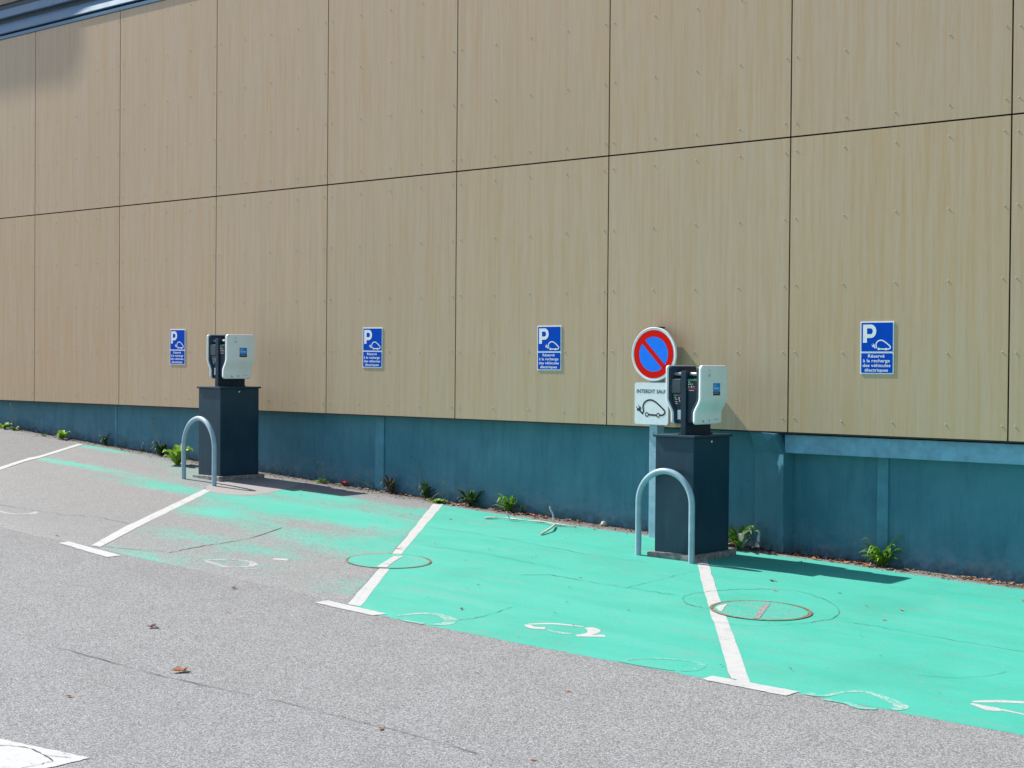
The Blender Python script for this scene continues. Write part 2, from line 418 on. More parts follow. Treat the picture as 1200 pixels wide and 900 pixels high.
fA = dens([(108, 524, .45, .10, .9), (125, 527, .5, .10, .7), (60, 541, .9, .10, .6), (88, 544, .9, .10, .75), (205, 573, .9, .22, .85), (170, 563, 1.0, .15, .45), (150, 553, 1.4, .15, .30),
           (190, 540, 1.6, .2, .35), (225, 552, 1.2, .2, .40), (130, 563, 1.0, .14, .35), (235, 560, .6, .3, .5), (60, 620, .6, .3, .12), (20, 560, 1.2, .2, .12)])
lA = [G(98, 521), G(44.4, 537.2), G(0, 551)]
sheet('worn_green_bay', [G(98, 521.5), G(130, 526), G(165, 533), G(205, 543), G(240, 550), G(262, 556), G(238, 574)],
      [ext((98, 521), (0, 551), 1.55), G(-10, 615), G(40, 628), G(80, 635), G(106, 640)], .0022, GRNW, 110, 70, px=False, attr=lambda x, y: fA(x, y)*.82+.03)

# white lines of the bays (outline pairs)
def line(name, A, B, m=None, h=.0031, px=True, n=24, w=4, jit=.004): return sheet(name, A, B, h, m or WHITE, n, w, px=px, jit=jit)
line('bay_line', [(92, 520), (44.4, 535), (37.8, 535.3), (0, 547.6), (-80, 573)], [(97.8, 521), (44.6, 537.4), (33, 539.6), (0, 551), (-80, 577)])
line('bay_line', [(239.5, 573.5), (147, 617.3), (106.7, 639.5)], [(247, 575.5), (162.7, 617.3), (117.5, 641.8)])
line('bay_line', [(68.8, 636.8), (125.3, 653.3)], [(80, 634.8), (142.7, 651.5)], h=.0035)
line('bay_line', [(508, 590.1), (458.7, 650.7), (406.7, 708.5)], [(519.5, 591.2), (474.7, 644), (422.7, 711)])
line('bay_line', [(368.5, 706.7), (436.5, 721.8)], [(384, 704), (453.5, 720)], h=.0035)
line('bay_line', [(817, 657), (821.3, 680), (845.3, 760), (856.3, 795.5)], [(829, 656), (836, 680), (864.7, 760), (879.8, 801.5)])
line('bay_line', [(822, 796.5), (920, 816)], [(834.3, 792.3), (937.5, 811.2)], h=.0035)
line('lane_marking', [(-70, 855), (0, 866.5), (105, 888.5)], [(-70, 925), (0, 912), (60, 900), (105, 889)])
# pale concrete patch in front of the far station
sheet('concrete_patch', [(240, 571), (262, 561), (300, 559), (330, 562.5), (350, 567)], [(246, 576.5), (268, 580), (296, 580.5), (318, 577.5), (350, 569)], .0030, CONCP, 30, 10, jit=.01)

# painted car pictograms on the ground
WK = 1.0
def ground_stroke(mb, pts, w, h):
    P = [Vector((p.x, p.y)) for p in (G(*q) for q in pts)]
    P = [Vector((v.x, v.y)) for v in catmull([Vector((p.x, p.y, 0)) for p in P], 6)]
    ws = w if isinstance(w, (list, tuple)) else [w]*2
    vs = []; n = len(P)
    for i, p in enumerate(P):
        d = (P[min(i+1, n-1)]-P[max(i-1, 0)]).normalized(); nn = Vector((-d.y, d.x))
        t = i/(n-1)*(len(ws)-1); k = min(int(t), len(ws)-2); ww = ws[k]+(ws[k+1]-ws[k])*(t-k)
        ww *= random.uniform(.9, 1.1)*WK
        for s in (-1, 1):
            q = p+nn*s*ww/2; vs.append((q.x, q.y, gz(q.x, q.y)+h))
    mb.add(vs, [(2*i, 2*i+1, 2*i+3, 2*i+2) for i in range(n-1)])
def flip_up(o):
    bm = bmesh.new(); bm.from_mesh(o.data)
    for f in bm.faces:
        if f.normal.z < 0: f.normal_flip()
    bm.to_mesh(o.data); bm.free()
def strokes(name, L, m, h=.0031):
    mb = MB()
    for pts, w in L: ground_stroke(mb, pts, [q*.60 for q in (w if isinstance(w, list) else [w, w])], h); h += .0002
    o = mb.build(name, m); flip_up(o); tag(o, kind='structure'); return o
strokes('ground_pictogram', [([(620, 732), (650, 731.5), (684, 735)], [.05, .07, .03]), ([(689, 736), (696, 739), (692, 743), (675, 745.5)], [.09, .14, .10, .04]),
   ([(676, 745.5), (709, 745.8)], [.08, .10]), ([(617, 732.5), (624, 736), (639, 737)], [.05, .10, .12])], WHITE)
strokes('ground_pictogram', [([(640, 738), (656, 742), (670, 743)], [.02, .09, .07])], WFG)
strokes('ground_pictogram', [([(466, 722), (490, 719.5), (512, 720.5), (527, 726), (524, 731), (507, 732.5)], [.05, .07, .09, .14, .12, .05]),
   ([(470, 727), (497, 731.5)], [.04, .06])], WFG)
strokes('ground_pictogram', [([(727, 776), (745, 772.5), (770, 772), (805, 774.5), (822, 779), (815, 785), (798, 786.5)], [.06, .05, .06, .06, .08, .08, .04]), ([(733, 776), (755, 781), (790, 786)], [.08, .03, .04])], WFG2)
strokes('ground_pictogram', [([(945, 813), (965, 816), (990, 811.5), (1015, 811.5), (1040, 820), (1057, 829), (1045, 832)], [.10, .06, .05, .06, .10, .13, .06]), ([(965, 820), (990, 824), (1010, 830), (1028, 831)], [.05, .07, .10, .05])], WFG)
strokes('ground_pictogram', [([(1140, 823), (1170, 822.5), (1210, 824.5), (1240, 828)], [.05, .08, .07, .05]), ([(1138, 825), (1160, 831), (1172, 832)], [.03, .14, .10]),
   ([(1172, 832), (1200, 838), (1235, 846)], [.05, .04, .10])], WHITE)
strokes('ground_pictogram', [([(237, 657), (262, 656), (288, 657.5), (297, 661), (292, 664), (276, 665), (262, 664), (240, 657.5)], [.07, .06, .06, .10, .09, .05, .08, .08]), ([(286, 666.5), (302, 667)], [.05, .05])], WFA)
strokes('ground_pictogram', [([(320, 655.3), (337, 656.2)], [.09, .10])], WHITE)
strokes('ground_pictogram', [([(-12, 594), (10, 602), (38, 602), (42, 599), (32, 598)], [.06, .07, .10, .06, .04])], WFA)

# cracks
def cracks(L, m, w=.012, h=.0045):
    mb = MB()
    for pts, ww in L:
        q = [(v.x+random.uniform(-.7, .7), v.y+random.uniform(-.45, .45)) for v in catmull([Vector((a, b, 0)) for a, b in pts], 9)]; ground_stroke(mb, q, [ww*random.uniform(.08, .6) for _ in range(14)], h)
    o = mb.build('pavement_crack', m); flip_up(o); tag(o, kind='structure')
cracks([([(500, 618), (560, 626), (620, 637), (700, 652), (760, 660)], .010), ([(500, 640), (560, 648), (620, 660), (665, 668)], .009),
        ([(640, 673), (690, 682), (735, 689), (790, 698)], .016), ([(735, 689), (780, 678), (812, 670)], .008), ([(540, 727), (565, 723), (600, 712)], .012),
        ([(985, 728), (1040, 737), (1100, 748), (1200, 764)], .010), ([(1075, 792), (1120, 795), (1160, 792), (1178, 788)], .009),
        ([(610, 674), (640, 674)], .012), ([(510, 730), (540, 727)], .008), ([(830, 714), (805, 708), (805, 698), (850, 692), (905, 691), (950, 697), (980, 712), (978, 724), (940, 731), (880, 734), (835, 729)], .012)], CRACKG)
cracks([([(-10, 874), (30, 877), (52, 886), (62, 893)], .012), ([(62, 893), (45, 897), (20, 903)], .010), ([(52, 886), (80, 889)], .008)], CRACK, h=.0056)
cracks([([(200, 648), (240, 640), (290, 632), (330, 619)], .022), ([(60, 757), (100, 768), (150, 782), (200, 795), (260, 808), (330, 823)], .012), ([(330, 823), (420, 846), (470, 858), (560, 884)], .012),
        ([(200, 648), (110, 640)], .012), ([(0, 592), (60, 602), (110, 606), (150, 614)], .012)], CRACK)

# ---------------------------------------------------------------- manholes
def gdisc(mb, c, r0, r1, h, n=56, mi=0, half=None):
    vs = []
    for k in range(n+1):
        a = 2*math.pi*k/n
        for r in (r0, r1):
            x = c.x+r*math.cos(a); y = c.y+r*math.sin(a); vs.append((x-c.x, y-c.y, gz(x, y)+h-c.z))
    mb.add(vs, [(2*k, 2*k+1, 2*k+3, 2*k+2) for k in range(n)], mi)
def manhole(px, r, label, m_lid, strip, w):
    c = G(*px); e = empty('manhole_cover', (c.x, c.y, gz(c.x, c.y)))
    c = Vector((c.x, c.y, gz(c.x, c.y)))
    tag(e, label, 'manhole cover', 'round manhole covers in the painted bays')
    mb = MB(); gdisc(mb, c, r-w, r, .0075); o = mb.build('rim', RUST, e); flip_up(o)
    mb = MB(); gdisc(mb, c, 0.001, r-w-.004, .0065); o = mb.build('lid', m_lid, e); flip_up(o)
    for nm, pts, m in strip:
        mb = MB(); P = [G(*q) for q in pts]
        mb.add([(p.x-c.x, p.y-c.y, gz(p.x, p.y)+.0085-c.z) for p in P], [tuple(range(len(P)))])
        o = mb.build(nm, m, e); flip_up(o)
    return e
LIDG = paint_mat('lid_green_paint', 'green', .76, soft=.05, stretch=(2, 2, 1)); LIDW = paint_mat('lid_white_paint', white_c, .75)
manhole((891.5, 716), .335, 'round manhole cover with rusty rim crossing the white line right of the near charger', LIDG,
   [('white_patch', [(838.5, 713.5), (842, 711), (853, 708.8), (849, 713), (846, 718), (843, 717.5)], LIDW), ('bare_strip', [(883, 726), (889, 716), (895, 708.5), (903, 708.5), (897, 717), (890, 726.3)], ASPH)], .024)
manhole((455.5, 658), .325, 'round manhole cover with thin rim under the slanted white line of the middle bay', LIDG,
   [('white_patch', [(441, 665.5), (456, 656), (461, 652.8), (473, 652.8), (462, 659), (453, 666)], LIDW)], .014)

# ---------------------------------------------------------------- building
bld = empty('commercial_building', (0, WY, Z0))
tag(bld, 'long building clad in tan wood grain panels over a blue concrete base', 'building')
bld['name_note'] = ''
del bld['name_note']
BO = Vector((0, -WY, -Z0))                  # children are written in world coordinates
def BM(): m = MB(); m.o = BO.copy(); return m
PX0, PW = -17.4554, 1.8449
zb, zm, zt = -.5481+Z0, 1.8436+Z0, 4.188+Z0
gap = .0065
def add_shade(o, v):
    at = o.data.attributes.new('shade', 'FLOAT', 'POINT')
    for i in range(len(at.data)): at.data[i].value = v
for row, (z0, z1) in enumerate(((zb, zm), (zm, zt))):
    for i in range(-3, 11):
        x0 = PX0+i*PW+gap; x1 = x0+PW-2*gap
        a = z0+(gap if row else 0); b = z1-(gap if row == 0 else 0)
        mb = BM(); mb.box(x0, x1, WY, WY+.010, a, b)
        rows = 5; cols = 5
        for r in range(rows):
            for c_ in range(cols):
                if row == 1 and r == 4: dz = .06
                rx = x0+.045+(x1-x0-.09)*c_/(cols-1)+random.uniform(-.006, .006); rz = a+.11+(b-a-.22)*r/(rows-1)+random.uniform(-.006, .006)
                n = 8; vs = [(rx+.0064*math.cos(2*math.pi*k/n), WY, rz+.0064*math.sin(2*math.pi*k/n)) for k in range(n)]
                vs += [(rx+.0042*math.cos(2*math.pi*k/n), WY-.0048, rz+.0042*math.sin(2*math.pi*k/n)) for k in range(n)]
                mb.add(vs, [(k, (k+1) % n, n+(k+1) % n, n+k) for k in range(n)]+[tuple(range(n, 2*n))], 1, False)
        o = mb.build('wall_panel', [PANEL, RIVET], bld); add_shade(o, random.random()*40)
XL, XR = PX0-3*PW, PX0+11*PW
mb = BM(); mb.box(XL, XR, WY+.04, BY+.35, zb+.006, zt+.05); mb.build('backing_wall', BACK, bld)
# blue base wall with a 'foot' attribute = height above the ground
def wall_strip(name, m, xa, xb, y, zf, zt_, parent, thick=.2, step=.25):
    xs_ = span(xa, xb, step); zs = 10; mb = BM(); vs = []; foot = []
    for x in xs_:
        g = gz(x, y)-.05
        for k in range(zs+1):
            z = g+(zt_-g)*(k/zs)**1.6; vs.append((x, y, z)); foot.append(z-gz(x, y))
    W = zs+1
    mb.add(vs, [(i*W+k, (i+1)*W+k, (i+1)*W+k+1, i*W+k+1) for i in range(len(xs_)-1) for k in range(zs)])
    o = mb.build(name, m, parent); at = o.data.attributes.new('foot', 'FLOAT', 'POINT')
    for i, v in enumerate(foot): at.data[i].value = v
    return o
wall_strip('base_wall', BASE, XL, -6.60, BY, 0, zb+.004, bld)
wall_strip('base_wall', BASE, -6.60, XR, BY+.03, 0, zb-.02, bld)
mb = BM(); mb.box(XL, XR, WY+.0005, BY-.001, zb-.012, zb-.002); mb.build('drip_flashing', BACK, bld)
for xa, xb, yy in ((-5.669, -5.574, BY+.012), (-11.317, -11.192, BY-.016), (-15.9, -15.86, BY-.006)):
    mb = BM(); g = gz(xa, BY); mb.box(xa, xb, yy, yy+.06, g-.05, zb-(.15 if xa > -6 else .02)); mb.build('joint_strip', simple('joint_strip_paint', (.060, .225, .295), .6, var=.12, scale=8), bld, .003)
# beam above the right-hand base wall
mb = BM(); mb.box(-6.44, XR, 10.895, BY+.03, -.722+Z0, -.570+Z0); mb.build('lintel_beam', BEAM, bld, .006)
# flared pier between the two lengths of base wall
zt1 = zb-.006
mb = BM()
g = gz(-6.6, BY)-.05
F = [(-6.775, 10.985, g), (-6.425, 10.856, g), (-6.425, 11.05, g), (-6.775, 11.05, g)]
S = [(-6.775, 10.985, -.735+Z0), (-6.425, 10.856, -.735+Z0), (-6.425, 11.05, -.735+Z0), (-6.775, 11.05, -.735+Z0)]
T = [(-6.785, 10.91, zt1), (-6.470, 10.790, zt1-.012), (-6.470, 11.05, zt1-.012), (-6.785, 11.05, zt1)]
mb.add(F+S+T, [(0, 1, 5, 4), (1, 2, 6, 5), (2, 3, 7, 6), (3, 0, 4, 7), (4, 5, 9, 8), (5, 6, 10, 9), (6, 7, 11, 10), (7, 4, 8, 11), (8, 9, 10, 11), (3, 2, 1, 0)])
o = mb.build('flared_pier', BASE, bld, .003); at = o.data.attributes.new('foot', 'FLOAT', 'POINT')
for i, v in enumerate(o.data.vertices): at.data[i].value = v.co.z+Z0-gz(v.co.x, BY)
# metal fascia above the cladding: projecting bands with shadow gaps between
zf = [4.188, 4.235, 4.262, 4.415, 4.470, 4.600, 4.655]
def band(name, z0, z1, out, m=FASC, cham=.010, tilt=0.0):
    mb = BM(); y0 = WY-out
    prof = [(WY+.12, z0), (y0+cham*.6, z0), (y0, z0+cham), (y0+tilt, z1-cham*.4), (y0+tilt+cham*.6, z1), (WY+.12, z1)]
    n = len(prof); xs_ = [XL-.3, XR+.3]
    vs = [(x, y, z+Z0) for x in xs_ for y, z in prof]
    mb.add(vs, [tuple(range(n)), tuple(range(2*n-1, n-1, -1))]+[(i, (i+1) % n, n+(i+1) % n, n+i) for i in range(n)])
    mb.build(name, m, bld)
band('fascia_lip', zf[0]+.003, zf[1], .014, cham=.006)
band('fascia_band', zf[2], zf[3], .018, tilt=.060)
band('fascia_band', zf[4], zf[5], .006, tilt=.055)
mb = BM(); mb.box(XL-.3, XR+.3, WY+.055, WY+.2, zf[1]+Z0, zf[6]+Z0); mb.build('fascia_backing', simple('fascia_gap', (.02, .035, .05), .6), bld)
mb = BM(); mb.box(XL-.3, XR+.3, WY+.05, WY+.35, zf[6]+.02+Z0, 6.2+Z0); mb.build('parapet', BRICK, bld)
mb = BM(); mb.box(XL-.3, XR+.3, WY+.36, WY+9, zb-1, 6.0+Z0); mb.build('building_body', BRICK, bld)
mb = BM(); mb.box(XL-.35, XR+.35, WY-.06, WY+9.1, 6.2+Z0, 6.27+Z0); mb.build('roof_capping', FASC, bld)

# unseen board added left of the view to cast the rounded shadow
sun_d = Vector((1, .14, -1.04)).normalized()
mb = MB(); w, h, r = 6.0, 3.4, .45; poly = []
for cx, cz, a0 in ((w-r, r, -90), (w-r, h-r, 0), (r, h-r, 90), (r, r, 180)):
    for k in range(9):
        a = R(a0+90*k/8); poly.append((cx+r*math.cos(a), cz+r*math.sin(a)))
mb.prism(poly, -.04, .04)
t = 3.3; corner = Vector((-16.80, WY, 3.88+Z0)) - Vector((1, .14, -1.04))*t     # lower right corner of its shadow, traced back to the sun
caster = mb.build('shadow_caster_board', COVER); caster.location = (corner.x-w, corner.y-.02, corner.z)
tag(caster, 'large unseen rounded board added at the far left to cast a shadow', 'shadow caster')
mb = MB()
for xx in (1.2, 4.6): mb.box(xx, xx+.1, .04, 1.0, .3, .4)
mb.build('caster_bracket', STEEL, caster)

# ---------------------------------------------------------------- signs
ICON = dict(
  body=[(203, 690), (211, 672), (207, 640), (217, 612), (238, 595), (268, 592), (300, 610), (335, 643), (355, 665), (357, 682), (346, 695), (326, 699)],
  base=[(250, 697), (299, 699)], cable=[(203, 690), (196, 682), (187, 669)])
def icon(mb, ox, oz, s, wd, y, mi, mi_bg=None, solid_wheels=False):
    f = lambda p: (ox+(p[0]-205)/237*.36*s, oz-(p[1]-590)/300*.36*s)
    for k in ('body', 'cable', 'base'):
        pts = [f(p) for p in ICON[k]]
        if k != 'base': pts = [(v.x, v.y) for v in catmull([Vector((a, b, 0)) for a, b in pts], 6)]
        ribbon2(mb, pts, wd, y, y, mi)
    for cx, cy, r in ((235, 696, 12), (312, 699, 12)):
        x, z = f((cx, cy)); rr = r/300*.36*s*1.05
        if solid_wheels: disc2(mb, x, z, rr*1.25, y-.0002, 20, mi)
        else: ring2(mb, x, z, rr*.72, rr*1.35, y-.0002, 24, mi)
    # plug
    a = Vector(f((186, 668))); b = Vector(f((176, 650))); d = (b-a).normalized(); n = Vector((-d.y, d.x)); W = .020*s*1.25
    poly = [a-n*W*.35, a+n*W*.35, a.lerp(b, .35)+n*W*.9, b+n*W, b-n*W, a.lerp(b, .35)-n*W*.9]
    mb.add([(q.x, y-.0003, q.y) for q in poly], [tuple(range(6))], mi)
    for k in (-1, 1):
        c0 = b+n*W*.5*k; c1 = c0+d*.022*s; ribbon2(mb, [(c0.x, c0.y), (c1.x, c1.y)], .007*s, y, y, mi, False)
def front_fix(o):
    bm = bmesh.new(); bm.from_mesh(o.data)
    for f in bm.faces:
        if f.normal.y > 0: f.normal_flip()
    bm.to_mesh(o.data); bm.free()

def p_sign():
    W, H = .285, .41; e = empty('parking_sign')
    mb = MB(); mb.box(-W/2, W/2, 0, .004, -H, 0); mb.build('plate', SWHITE, e, .001)
    kx = W/380; kz = H/600
    X = lambda p: -W/2+(p-190)*kx
    Zf = lambda p: -(p-178)*kz
    mb = MB(); y = -.0012
    mb.add([(X(201), y, Zf(192)), (X(558), y, Zf(192)), (X(558), y, Zf(519)), (X(201), y, Zf(519))], [(0, 1, 2, 3)])
    mb.add([(X(201), y, Zf(540)), (X(558), y, Zf(540)), (X(558), y, Zf(764)), (X(201), y, Zf(764))], [(0, 1, 2, 3)])
    o = mb.build('blue_field', SBLUE, e); front_fix(o)
    mb = MB(); y = -.0024
    mb.add([(X(220), y, Zf(213)), (X(266), y, Zf(213)), (X(266), y, Zf(420)), (X(220), y, Zf(420))], [(0, 1, 2, 3)])
    pts = [(X(262), Zf(234)), (X(306), Zf(234))]
    for k in range(13):
        a = R(90-180*k/12); pts.append((X(310)+.0315*math.cos(a)*1.0, Zf(289)+(Zf(234)-Zf(289))*math.sin(a)))
    pts += [(X(306), Zf(344)), (X(262), Zf(344))]
    ribbon2(mb, pts, .030, y, y, 0, False)
    o = mb.build('letter', SWHITE, e); front_fix(o)
    mb = MB(); icon(mb, X(368), Zf(392), .53, .0098, -.0024, 0, solid_wheels=True); o = mb.build('car_pictogram', SWHITE, e); front_fix(o)
    mb = MB()
    for s, a, b, zl in (('Réservé', 280, 468, 589), ('à la recharge', 222, 528, 642), ('des véhicules', 218, 535, 696), ('électriques', 243, 508, 749)):
        text_into(mb, s, X(a), X(b), Zf(zl), .0255, -.0024, .016)
    o = mb.build('lettering', SWHITE, e); front_fix(o)
    return e
ps = p_sign()
for k, (x, z, lab) in enumerate((
        (-14.456, .352, 'blue parking sign on the panel left of the far charging station'),
        (-11.222, .343, 'blue parking sign on bare cladding just right of the far charging station'),
        (-8.895, .339, 'blue parking sign on the cladding left of the round no parking sign'),
        (-5.597, .341, 'blue parking sign above the pale beam, right of the near charging station'))):
    o = ps if k == 0 else copy_tree(ps)
    o.location = (x, WY-.0048, z+Z0); o.rotation_euler = (0, random.uniform(-.008, .008), 0)
    tag(o, lab, 'sign', 'blue parking signs on the cladding')

# pole, disc and plate
px_ = -7.63; gp = gz(px_, 10.76)
pole = empty('sign_post', (px_, 10.76, gp)); tag(pole, 'grey square metal post standing against the wall behind the near charger', 'post')
mb = MB(); mb.box(-.041, .041, -.038, .065, -.05, Z0+.305-gp); mb.build('shaft', POLE, pole, .004)
mb = MB(); mb.box(-.043, .043, -.040, .067, Z0+.305-gp+.001, Z0+.316-gp); mb.build('end_cap', NAVY2, pole, .002)
mb = MB()
for z in (-.60, -.62):
    pass
mb.tube([(0, -.036, Z0-.60-gp), (0, -.046, Z0-.60-gp)], .009, 8); mb.build('bolt', STEEL, pole)
dy = 10.695
disc = empty('no_parking_sign', (-7.613, dy, Z0+.080)); tag(disc, 'round red and blue no parking sign on the post behind the near charger', 'sign')
mb = MB(); n = 64; pr = [(.222, .022), (.230, .020), (.232, 0), (.228, -.004), (.222, -.002), (0.001, -.002)]
vs = [(r*math.cos(2*math.pi*k/n), y, r*math.sin(2*math.pi*k/n)) for r, y in pr for k in range(n)]
mb.add(vs, [(j*n+k, j*n+(k+1) % n, (j+1)*n+(k+1) % n, (j+1)*n+k) for j in range(len(pr)-1) for k in range(n)], 0, True)
mb.build('dish', SWHITE, disc)
mb = MB(); ring2(mb, 0, 0, .150, .207, -.0034, 72); o = mb.build('red_ring', SRED, disc); front_fix(o)
mb = MB(); disc2(mb, 0, 0, .1505, -.0030, 72); o = mb.build('blue_field', SBLUE2, disc); front_fix(o)
mb = MB(); a = R(135); d = Vector((math.cos(a), math.sin(a))); nn = Vector((-d.y, d.x))*.021
q = [d*.153+nn, d*.153-nn, -d*.153-nn, -d*.153+nn]; mb.add([(v.x, -.0040, v.y) for v in q], [(0, 1, 2, 3)]); o = mb.build('red_bar', SRED, disc); front_fix(o)
mb = MB(); mb.box(-.05, .05, .0, .024, -.02, .02); mb.build('clamp', STEEL, disc)

pl = empty('supplementary_plate', (-7.632, dy, Z0-.345)); tag(pl, 'white square plate with black electric car and words below the round sign', 'sign')
def rrect(w, h, r, n=6, cx=0, cz=0):
    out = []
    for sx, sz, a0 in ((1, -1, -90), (1, 1, 0), (-1, 1, 90), (-1, -1, 180)):
        for k in range(n+1):
            a = R(a0+90*k/n); out.append((cx+sx*(w/2-r)+r*math.cos(a), cz+sz*(h/2-r)+r*math.sin(a)))
    return out
mb = MB(); mb.prism(rrect(.36, .366, .024), 0, .020); mb.build('plate', SBACK, pl)
mb = MB(); mb.prism(rrect(.350, .356, .020), -.002, -.0005); mb.build('face', SWHITE, pl)
mb = MB(); text_into(mb, 'INTERDIT SAUF', -.155, .158, .090, .033, -.0032, .022); o = mb.build('lettering', SBLACK, pl); front_fix(o)
mb = MB(); icon(mb, -.18+.060/.36*.36*1.5, .183-.150, 1.0, .0145, -.0032, 0); o = mb.build('car_pictogram', SBLACK, pl); front_fix(o)

# ---------------------------------------------------------------- charging stations
def lathe_cover(mb, sgnx, outf, inf, y0, y1, z0, z1, rc, re, mi=0):
    """bent plate: outer face x = sgnx*outf(z), inner x = sgnx*inf(z)"""
    rows = []; nz = 40; zs_ = []
    for k in range(9): zs_.append(z0+rc*(1-math.cos(math.pi/2*k/8)))
    for k in range(1, 28): zs_.append(z0+rc+(z1-z0-2*rc)*k/28)
    for k in range(9): zs_.append(z1-rc*(1-math.cos(math.pi/2*(8-k)/8)))
    for z in zs_:
        d = min(z-z0, z1-z); ins = 0 if d >= rc else rc-math.sqrt(max(0, rc*rc-(rc-d)**2))
        ed = 0 if d >= re else re-math.sqrt(max(0, re*re-(re-d)**2))
        a = y0+ins; b = y1-ins; xo = outf(z)-ed; xi = inf(z); rr = min(re, xo-xi)
        row = [(xi, a)]
        for k in range(5): t = math.pi/2*k/4; row.append((xo-rr*(1-math.sin(t)), a+rr*(1-math.cos(t))))
        for k in range(5): t = math.pi/2*(4-k)/4; row.append((xo-rr*(1-math.sin(t)), b-rr*(1-math.cos(t))))
        row.append((xi, b)); rows.append([(sgnx*x, y, z) for x, y in row])
    n = len(rows[0]); vs = [v for r in rows for v in r]
    fs = [(j*n+i, j*n+(i+1) % n, (j+1)*n+(i+1) % n, (j+1)*n+i) for j in range(len(rows)-1) for i in range(n)]
    fs += [tuple(range(n)), tuple((len(rows)-1)*n+i for i in range(n))]
    mb.add(vs, fs, mi, True)
def smooth(t): t = max(0, min(1, t)); return t*t*(3-2*t)
def station():
    """origin: front right corner of the cabinet, on the ground"""
    e = empty('charging_station'); H = .985; W, D = .365, .515
    mb = MB(); mb.box(-W-.045, .045, -.045, D+.05, -.05, .050); mb.build('plinth', PLINTH, e, .008)
    cab = MB(); cab.box(-W, 0, 0, D, .0505, H-.020); c = cab.build('cabinet', NAVY, e, .004)
    mb = MB(); mb.tube([(-.001, .245, H-.052), (.010, .245, H-.052)], .011, 14); mb.tube([(.010, .245, H-.052), (.013, .245, H-.052)], .006, 10); mb.build('lock', CHROME, c)
    mb = MB(); mb.box(-W-.016, .016, -.016, D+.02, H-.0195, H); mb.build('cabinet_top', NAVY, e, .003)
    cx = -.148; y0 = .068; y1 = .440; zb_ = 1.068; zt_ = 1.537
    mb = MB(); mb.box(cx-.024, cx+.024, y0-.002, y1-.014, H+.0005, zt_-.045); 
    mb.build('back_panel', NAVY2, e, .003)
    mb = MB(); mb.box(cx-.07, cx+.055, y0+.03, y1-.03, H+.0005, H+.012); mb.build('foot_plate', NAVY2, e, .002)
    mb = MB(); mb.tube([(cx-.135, y0+.055, zt_-.070), (cx-.0245, y0+.055, zt_-.070)], .015, 14); mb.tube([(cx+.0245, y0+.055, zt_-.070), (cx+.135, y0+.055, zt_-.070)], .015, 14); mb.build('crossbar', SBACK, e)
    H0 = zt_-zb_
    def prof(off): return lambda z: off - .052*smooth((1-(z-zb_)/H0-.55)/.28)
    for s in (-1, 1):
        h = empty('x'); bpy.data.objects.remove(h)
        mb = MB(); mb.o = Vector((cx, 0, 0)); lathe_cover(mb, s, prof(.172), prof(.148), y0-.005, y1, zb_, zt_, .030, .010)
        cv = mb.build('cover', COVER, e)
        mb = MB(); mb.o = Vector((cx, 0, 0)); lathe_cover(mb, s, prof(.1475), prof(.122), y0+.004, y1-.010, zb_+.008, zt_-.008, .026, .004)
        mb.build('inner_shell', NAVY2, e)
        # socket housing between cover and panel
        mb = MB(); xa, xb = cx+s*.0245, cx+s*.119; 
        zz = [zb_+.012, zb_+.10, zb_+.20, zt_-.105]; xo = [prof(.121)(z) for z in zz]
        f0, f1 = y0+.018, y1-.06
        vs = []
        for z, x in zip(zz, xo): vs += [(cx+s*.0245, f0, z), (cx+s*x, f0, z), (cx+s*x, f1, z), (cx+s*.0245, f1, z)]
        fs = [(0, 1, 2, 3), (12, 13, 14, 15)]+[(4*j+i, 4*j+(i+1) % 4, 4*j+4+(i+1) % 4, 4*j+4+i) for j in range(3) for i in range(4)]
        mb.add(vs, fs); hs = mb.build('socket_housing', NAVY2, e, .002)
        yf = f0-.0022
        if s < 0:
            mb = MB(); mb.box(cx-.118, cx-.028, y0+.002, f0-.0005, zt_-.222, zt_-.108); mb.build('socket_lid', simple('lid_plastic', (.035, .050, .065), .4), hs, .006)
            def st(xa_, xb_, za, zb2, m, nm):
                q = MB(); q.add([(xa_, yf, za), (xb_, yf, za), (xb_, yf, zb2), (xa_, yf, zb2)], [(0, 1, 2, 3)]); o = q.build(nm, m, hs); front_fix(o)
            st(cx-.103, cx-.030, zt_-.314, zt_-.245, SBLACK, 'warning_sticker'); 
            q = MB(); y = yf-.0012
            q.add([(cx-.103, y, zt_-.245), (cx-.068, y, zt_-.245), (cx-.068, y, zt_-.234), (cx-.103, y, zt_-.234)], [(0, 1, 2, 3)], 0)
            q.add([(cx-.066, y, zt_-.245), (cx-.030, y, zt_-.245), (cx-.030, y, zt_-.234), (cx-.066, y, zt_-.234)], [(0, 1, 2, 3)], 1)
            for (u, v, ww, hh) in ((-.094, -.262, .012, .006), (-.086, -.274, .016, .005), (-.058, -.262, .014, .006), (-.055, -.276, .008, .012), (-.088, -.292, .020, .004), (-.050, -.290, .008, .010), (-.086, -.306, .022, .004)):
                q.add([(cx+u, y, zt_+v), (cx+u+ww, y, zt_+v), (cx+u+ww, y, zt_+v+hh), (cx+u, y, zt_+v+hh)], [(0, 1, 2, 3)], 2)
            o = q.build('sticker_marks', [STGREEN, STRED, SWHITE], hs); front_fix(o)
            st(cx-.066, cx-.028, zt_-.430, zt_-.355, SWHITE, 'paper_label')
        else:
            q = MB(); q.add([(cx+.027, yf, zt_-.205), (cx+.117, yf, zt_-.205), (cx+.117, yf, zt_-.110), (cx+.027, yf, zt_-.110)], [(0, 1, 2, 3)]); o = q.build('warning_sticker', SBLACK, hs); front_fix(o)
            q = MB(); y = yf-.0012
            q.add([(cx+.027, y, zt_-.122), (cx+.117, y, zt_-.122), (cx+.117, y, zt_-.110), (cx+.027, y, zt_-.110)], [(0, 1, 2, 3)], 0)
